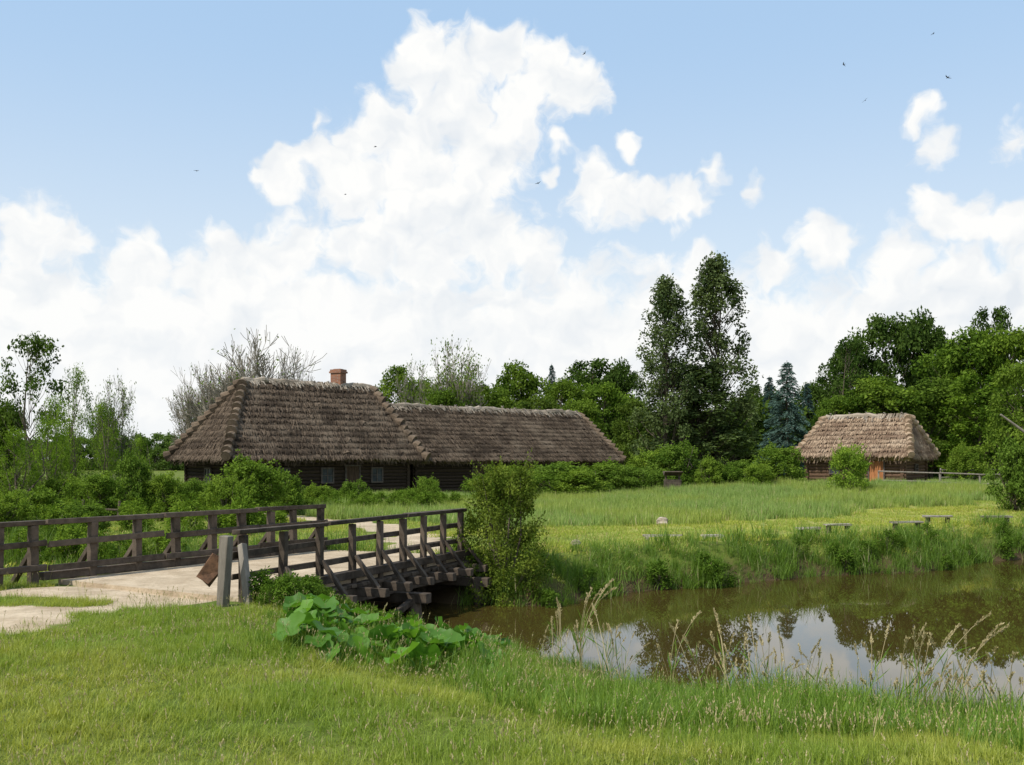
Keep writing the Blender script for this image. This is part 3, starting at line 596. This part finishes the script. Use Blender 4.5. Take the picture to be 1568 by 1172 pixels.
for i0,i1 in zip(sp[:-1],sp[1:]):
    p0=a+(b-a)*(i0+.003);p1=a+(b-a)*(i1-.003)
    mb.beam(v(p0,1.14+rng.normal(0,.008)),v(p1,1.13+rng.normal(0,.008)),.15,.08,jit=.008)
    for z in(.78,.42): mb.beam(v(p0+outR*-.085,z+rng.normal(0,.012)),v(p1+outR*-.085,z+rng.normal(0,.012)),.05,.10,jit=.008)
for t in(.30,.62,.97):
    p=Lr(t)
    for off in(.5,-.9,-2.3,-3.6): mb.tube([v(p+outR*(off+(.15 if off>0 else 0)),-1.9),v(p+outR*off,-.4)],[.15,.14],8,rng.random())
    mb.beam(v(p+outR*.85,-.46),v(p-outR*4.1,-.46),.22,.2)
mb.beam(v(Lr(.30)+outR*.75,-1.0),v(Lr(.62)+outR*.5,-.5),.1,.12)
for t in(.2,1.0):
    for z in(-.5,-.7,-.9,-1.1): mb.beam(v(Lr(t)+outR*.6,z),v(Lr(t)-outR*4.2,z),.08,.19)
lp=[-60,-5,50,140,210,270,325,372,415,450,490];lposts=[lineat(A0,B0,q) for q in lp]
for p in lposts:
    mb.beam(v(p,-.3),v(p+rng.normal(0,.02,2),1.1),.15,.14,up=(outL[0],outL[1],0),jit=.008)
    mb.beam(v(p+outL*.06,.6),v(p+outL*.7,-.1),.1,.09)
a=lineat(A0,B0,-90);b=lineat(A0,B0,497);sp=[0,.2,.48,.76,1]
for i0,i1 in zip(sp[:-1],sp[1:]):
    p0=a+(b-a)*(i0+.002);p1=a+(b-a)*(i1-.002)
    mb.beam(v(p0,1.15+rng.normal(0,.01)),v(p1,1.15+rng.normal(0,.01)),.16,.09,jit=.008)
    for z in(.75,.32): mb.beam(v(p0-outL*.10,z+rng.normal(0,.015)),v(p1-outL*.10,z+rng.normal(0,.015)),.05,.12,jit=.008)
o=obj('timber_frame',mb.mesh('bridge_timber',[W_dark]),e);bv=o.modifiers.new('bevel','BEVEL');bv.width=.012;bv.segments=2
mb=MB();p=lineat(A1,B1,345)
mb.beam(v(p+(-.02,-.12),-.25),v(p+(.06,-.12),1.12),.17,.15,up=(outR[0],outR[1],0),jit=.012)
q=lineat(A1,B1,366);mb.beam(v(q+outR*.3+(0,-.25),-.2),v(q+outR*.05,.95),.12,.11,up=(outR[0],outR[1],0),jit=.01)
o=obj('end_posts',mb.mesh('end_posts',[W_grey]),e);bv=o.modifiers.new('bevel','BEVEL');bv.width=.015;bv.segments=2
mb=MB();x0=wx(322,15.75);mb.beam((x0-.12,15.75,.42),(x0+.14,15.78,.78),.24,.02,up=(0,1,0),jit=.02);mb.beam((x0+.1,15.76,.74),(x0+.22,15.8,.80),.03,.03)
obj('rusty_plate',mb.mesh('rusty_plate',[M_rust]),e)
# ------------------------------------------------------------------ small things
def at(px,py,z=0): 
    Yd=(CH-z)*F/(py-HY);return wx(px,Yd),Yd
for px,py,w in((1388,808,1.0),(1436,800,.95),(1526,800,1.0),(1283,812,.8),(1238,815,.7)):
    x,y=at(px,py,.1);g=float(gz(x,y));mb=MB();h=g+.26
    for k in(-.09,.09): mb.beam((x-w/2,y+k,h),(x+w/2,y+k+.03,h+.01),.15,.05,jit=.008,mat=0)
    for s in(-.36,.36): mb.tube([(x+w*s,y,g-.1),(x+w*s,y,h-.03)],[.09,.08],8,mat=1,cap=True)
    obj('plank_bench',mb.mesh('plank_bench',[W_plank if w<.9 else W_grey,W_dark]))
for px,py,w in((1015,826,1.1),(1092,823,.6)):
    x,y=at(px,py,.05);g=float(gz(x,y));mb=MB();mb.beam((x-w/2,y,g+.13),(x+w/2,y+.25,g+.11),.2,.05,jit=.01);mb.beam((x-w*.4,y-.1,g+.03),(x-w*.4,y+.2,g+.03),.08,.15);mb.beam((x+w*.4,y+.05,g+.03),(x+w*.4,y+.35,g+.03),.08,.13)
    obj('lying_plank',mb.mesh('lying_plank',[W_plank]))
def rock(px,py,sz):
    x,y=at(px,py);g=float(gz(x,y));mb=MB();n1,n2=10,14;V=[]
    for i in range(n1+1):
        for k in range(n2):
            th=math.pi*i/n1;ph=2*math.pi*k/n2;d=np.array([math.sin(th)*math.cos(ph),math.sin(th)*math.sin(ph),math.cos(th)])
            rr=1+.18*math.sin(3*d[0]+2*d[1]+px)+.14*math.sin(5*d[2]+4*d[1]);V.append(d*rr*np.array([sz,sz*.7,sz*.75])+np.array([x,y,g+sz*.35]))
    mb.add(V,[[i*n2+k,i*n2+(k+1)%n2,(i+1)*n2+(k+1)%n2,(i+1)*n2+k] for i in range(n1) for k in range(n2)]);obj('field_stone',mb.mesh('field_stone',[M_rock],False))
rock(1013,806,.24);rock(882,838,.14)
x,y=wx(1030,58),58.;g=float(gz(x,y));e=empty('wooden_well',(x,y,g));mb=MB()
for z in np.arange(g,g+.8,.13):
    for a,b in(((-.4,-.4),(.4,-.4)),((.4,-.4),(.4,.4)),((.4,.4),(-.4,.4)),((-.4,.4),(-.4,-.4))): mb.beam((x+a[0],y+a[1],z),(x+b[0],y+b[1],z),.1,.12)
for s in(-.38,.38): mb.beam((x+s,y,g),(x+s,y,g+1.15),.09,.09)
obj('well_box',mb.mesh('well_box',[W_dark]),e);mb=MB()
for s in(-1,1): mb.beam((x-.5,y+s*.22,g+1.18),(x+.5,y+s*.22,g+1.18),.5,.04,up=(0,s*-.45,.9))
obj('well_roof',mb.mesh('well_roof',[W_dark]),e)
def fence(name,pts,h=.95,rails=(.35,.85),sp=1.8,mat=W_grey):
    mb=MB()
    for (ax,ay),(bx,by) in zip(pts[:-1],pts[1:]):
        l=math.hypot(bx-ax,by-ay);n=max(1,int(l/sp))
        for k in range(n+1):
            x=ax+(bx-ax)*k/n;y=ay+(by-ay)*k/n;g=float(gz(x,y));mb.tube([(x,y,g-.2),(x+rng.normal(0,.03),y,g+h)],[.06,.05],7,rng.random(),0,cap=True)
            if k<n:
                x2=ax+(bx-ax)*(k+1)/n;y2=ay+(by-ay)*(k+1)/n;g2=float(gz(x2,y2))
                for r_ in rails: mb.tube([(x-.05,y-.07,g+r_+rng.normal(0,.02)),(x2+.05,y2-.07,g2+r_+rng.normal(0,.02))],[.042,.035],6,rng.random(),0,cap=True)
    obj(name,mb.mesh(name,[mat]))
fence('rail_fence',[(wx(1345,60),60),(wx(1440,58),58),(wx(1500,56),56),(wx(1660,54),54)],.8)
fence('rail_fence',[(wx(1440,70),70),(wx(1620,74),74)],1.)
fence('stake_fence',[(wx(80,38),38),(wx(180,37),37)],.8,(.5,),1.3,W_dark)
e=empty('well_sweep',(wx(1600,52),52,.6));mb=MB();x,y=wx(1600,52),52.;g=float(gz(x,y))
mb.tube([(x,y,g-.3),(x,y,g+2.6)],[.14,.1],8,.4,0,cap=True);x1=wx(1532,52)
mb.tube([(x1,y,CH+(HY-635)*52/F),(x,y,g+2.4),(x+2.4,y,g+1.15)],[.05,.09,.13],8,.6,0,cap=True);obj('sweep_beam',mb.mesh('sweep',[W_grey]),e)
for px,py,Yd,ro in((575,225,70,.4),(824,281,75,1.2),(1429,52,80,.2),(1451,119,65,2.),(1325,154,75,.9),(1292,99,80,2.6),(895,82,90,.5),(301,262,80,1.5),(529,298,90,.1)):
    mb=MB();u=np.linspace(-.08,.08,6);mb.tube(np.stack([u,0*u,0*u],1),[.004,.016,.021,.018,.01,.004],6)
    for s in(-1,1):
        mb.add([(.03,0,.01),(-.02,0,.01),(-.02,.09*s,.03),(.035,.08*s,.03)],[[0,1,2,3]]);mb.add([(.035,.08*s,.03),(-.02,.09*s,.03),(-.07,.17*s,.01),(-.06,.172*s,.01)],[[0,1,2,3]])
        mb.add([(-.07,0,0),(-.08,.012*s,0),(-.15,.035*s,0),(-.145,.03*s,0)],[[0,1,2,3]])
    o=obj('swallow',mb.mesh('swallow',[M_bird]),loc=(wx(px,Yd),Yd,CH+(HY-py)*Yd/F));o.rotation_euler=(rng.uniform(-.6,.6),rng.uniform(-.3,.3),ro);o.scale=(1.4,)*3
# ------------------------------------------------------------------ sky & sun
elev=math.radians(52);saz=math.radians(234)
W=bpy.data.worlds.new('World');S.world=W;W.use_nodes=True;t=NT(W.node_tree);t.n.clear();out=t.n.new('ShaderNodeOutputWorld')
try: W.cycles.sampling_method='NONE'
except Exception as ex: print(ex)
sk=t.n.new('ShaderNodeTexSky');sk.sky_type='NISHITA';sk.sun_disc=False;sk.sun_elevation=elev;sk.sun_rotation=saz;sk.air_density=1.;sk.dust_density=1.2;sk.ozone_density=1.2
b1=t.n.new('ShaderNodeBackground');t.l.new(sk.outputs[0],b1.inputs[0]);b1.inputs[1].default_value=.15
g=t.n.new('ShaderNodeTexCoord').outputs['Generated'];sp=t.n.new('ShaderNodeSeparateXYZ');t.l.new(g,sp.inputs[0])
az=t.M('ARCTAN2',sp.outputs[0],sp.outputs[1]);el=t.M('ARCSINE',sp.outputs[2])
cp=t.n.new('ShaderNodeCombineXYZ');t.l.new(az,cp.inputs[0]);t.l.new(el,cp.inputs[1]);P0=cp.outputs[0]
wv=t.V('SCALE',t.V('SUBTRACT',t.noise(P0,18,3,.6,'c'),(.5,.5,.5)),scale=.06);wv=t.V('MULTIPLY',wv,(1,1,0));Pw=t.V('ADD',P0,wv)
blobs=[(650,75,36),(700,108,55),(765,95,50),(835,105,42),(875,148,50),(640,130,45),(700,180,82),(780,170,72),(600,195,50),(550,222,44),(640,240,90),(735,235,72),(490,242,38),(485,190,18),(440,268,36),(398,268,15),(540,285,68),(640,310,85),(720,300,70),
 (560,375,65),(660,385,75),(750,370,62),(440,385,56),(350,390,52),(290,415,42),(45,358,48),(105,375,38),(225,380,30),(215,425,45),(30,425,48),(820,400,40),
 (865,232,24),(840,262,16),(905,285,42),(955,300,40),(1010,305,34),(1060,295,32),(1092,262,28),(970,215,20),(1150,285,18),(1070,405,32),(1185,410,34),(1262,375,40),(1400,185,24),(1425,232,30),(1550,200,28),
 (1430,330,34),(1490,350,40),(1550,350,42),(1380,400,42),(1480,420,50)]
Fd=None
for px,py,r in blobs:
    x=(px-CX)/F;zc=(HY-py)/F;a=math.atan(x);elv=math.atan2(zc,math.sqrt(1+x*x));rr=r*1.22/F*math.cos(elv)
    dd=t.V('DISTANCE',Pw,(a,elv,0));f=t.M('MULTIPLY_ADD',dd,-1/rr*(1. if r>=32 else .75),1. if r>=32 else .62)
    Fd=f if Fd is None else t.M('SMOOTH_MAX',Fd,f,.14)
F2=t.M('MULTIPLY_ADD',el,-14.,2.65);F2=t.M('MINIMUM',F2,1.2);F2=t.M('ADD',F2,t.M('MULTIPLY',t.M('SUBTRACT',t.noise(P0,5.5,2,.5),.5),1.8))
Fd=t.M('SMOOTH_MAX',Fd,F2,.15)
F3=t.M('MULTIPLY_ADD',t.noise(g,2.6,2,.5),5.,-2.7);away=t.ss(t.M('ABSOLUTE',az),.56,.8);F3=t.M('MULTIPLY_ADD',t.M('SUBTRACT',1.,away),-6.,F3)
Fd=t.M('MAXIMUM',Fd,F3);Fd=t.M('MAXIMUM',Fd,-3.)
n0=t.noise(Pw,24,7,.58);nb=t.noise(t.V('ADD',Pw,(.008,-.016,0)),16,4,.5);n4=t.noise(Pw,16,4,.5)
Dn=t.M('ADD',Fd,t.M('MULTIPLY',t.M('SUBTRACT',n0,.5),2.1))
mask=t.ss(Dn,-.10,.48)
big=t.noise(P0,4.5,3,.5)
sh=t.M('ADD',.74,t.M('MULTIPLY',t.M('SUBTRACT',nb,n4),3.2));sh=t.M('ADD',sh,t.M('MULTIPLY',t.M('SUBTRACT',big,.5),1.1),clamp=True)
cc=t.mix(sh,(.77,.82,.875),(1.0,1.0,.985))
lowf=t.ss(el,.02,.22);cc=t.mix(t.M('MULTIPLY',t.M('SUBTRACT',1.,lowf),.45),cc,(.95,.965,.97))
mask=t.M('MAXIMUM',mask,t.ss(el,.17,.0,0,.92))
b2=t.n.new('ShaderNodeBackground');t.l.new(cc,b2.inputs[0]);b2.inputs[1].default_value=1.
hcol=t.mix(t.ss(el,.08,.42),(.80,.90,.98),(.47,.68,.94));b3=t.n.new('ShaderNodeBackground');t.l.new(hcol,b3.inputs[0]);b3.inputs[1].default_value=1.
m0=t.n.new('ShaderNodeMixShader');m0.inputs[0].default_value=.80;t.l.new(b1.outputs[0],m0.inputs[1]);t.l.new(b3.outputs[0],m0.inputs[2])
mx=t.n.new('ShaderNodeMixShader');t.l.new(mask,mx.inputs[0]);t.l.new(m0.outputs[0],mx.inputs[1]);t.l.new(b2.outputs[0],mx.inputs[2]);t.l.new(mx.outputs[0],out.inputs[0])
sv=Vector((math.sin(saz)*math.cos(elev),math.cos(saz)*math.cos(elev),math.sin(elev)))
sl=bpy.data.lights.new('sun','SUN');sl.energy=5.0;sl.angle=math.radians(.53);sl.color=(1,.94,.83)
so=bpy.data.objects.new('sun',sl);S.collection.objects.link(so);so.rotation_euler=(-sv).to_track_quat('-Z','Y').to_euler();so.location=(-20,-10,30)
# ------------------------------------------------------------------ camera
cam=bpy.data.cameras.new('camera');co=bpy.data.objects.new('camera',cam);S.collection.objects.link(co)
co.location=(0,0,CH);co.rotation_euler=(math.pi/2,0,0);cam.sensor_width=36;cam.lens=36*F/1568;cam.shift_y=(HY-586)/1568;cam.clip_end=9000;cam.clip_start=.1
S.camera=co
S.view_settings.view_transform='Standard';S.view_settings.look='None';S.view_settings.exposure=0
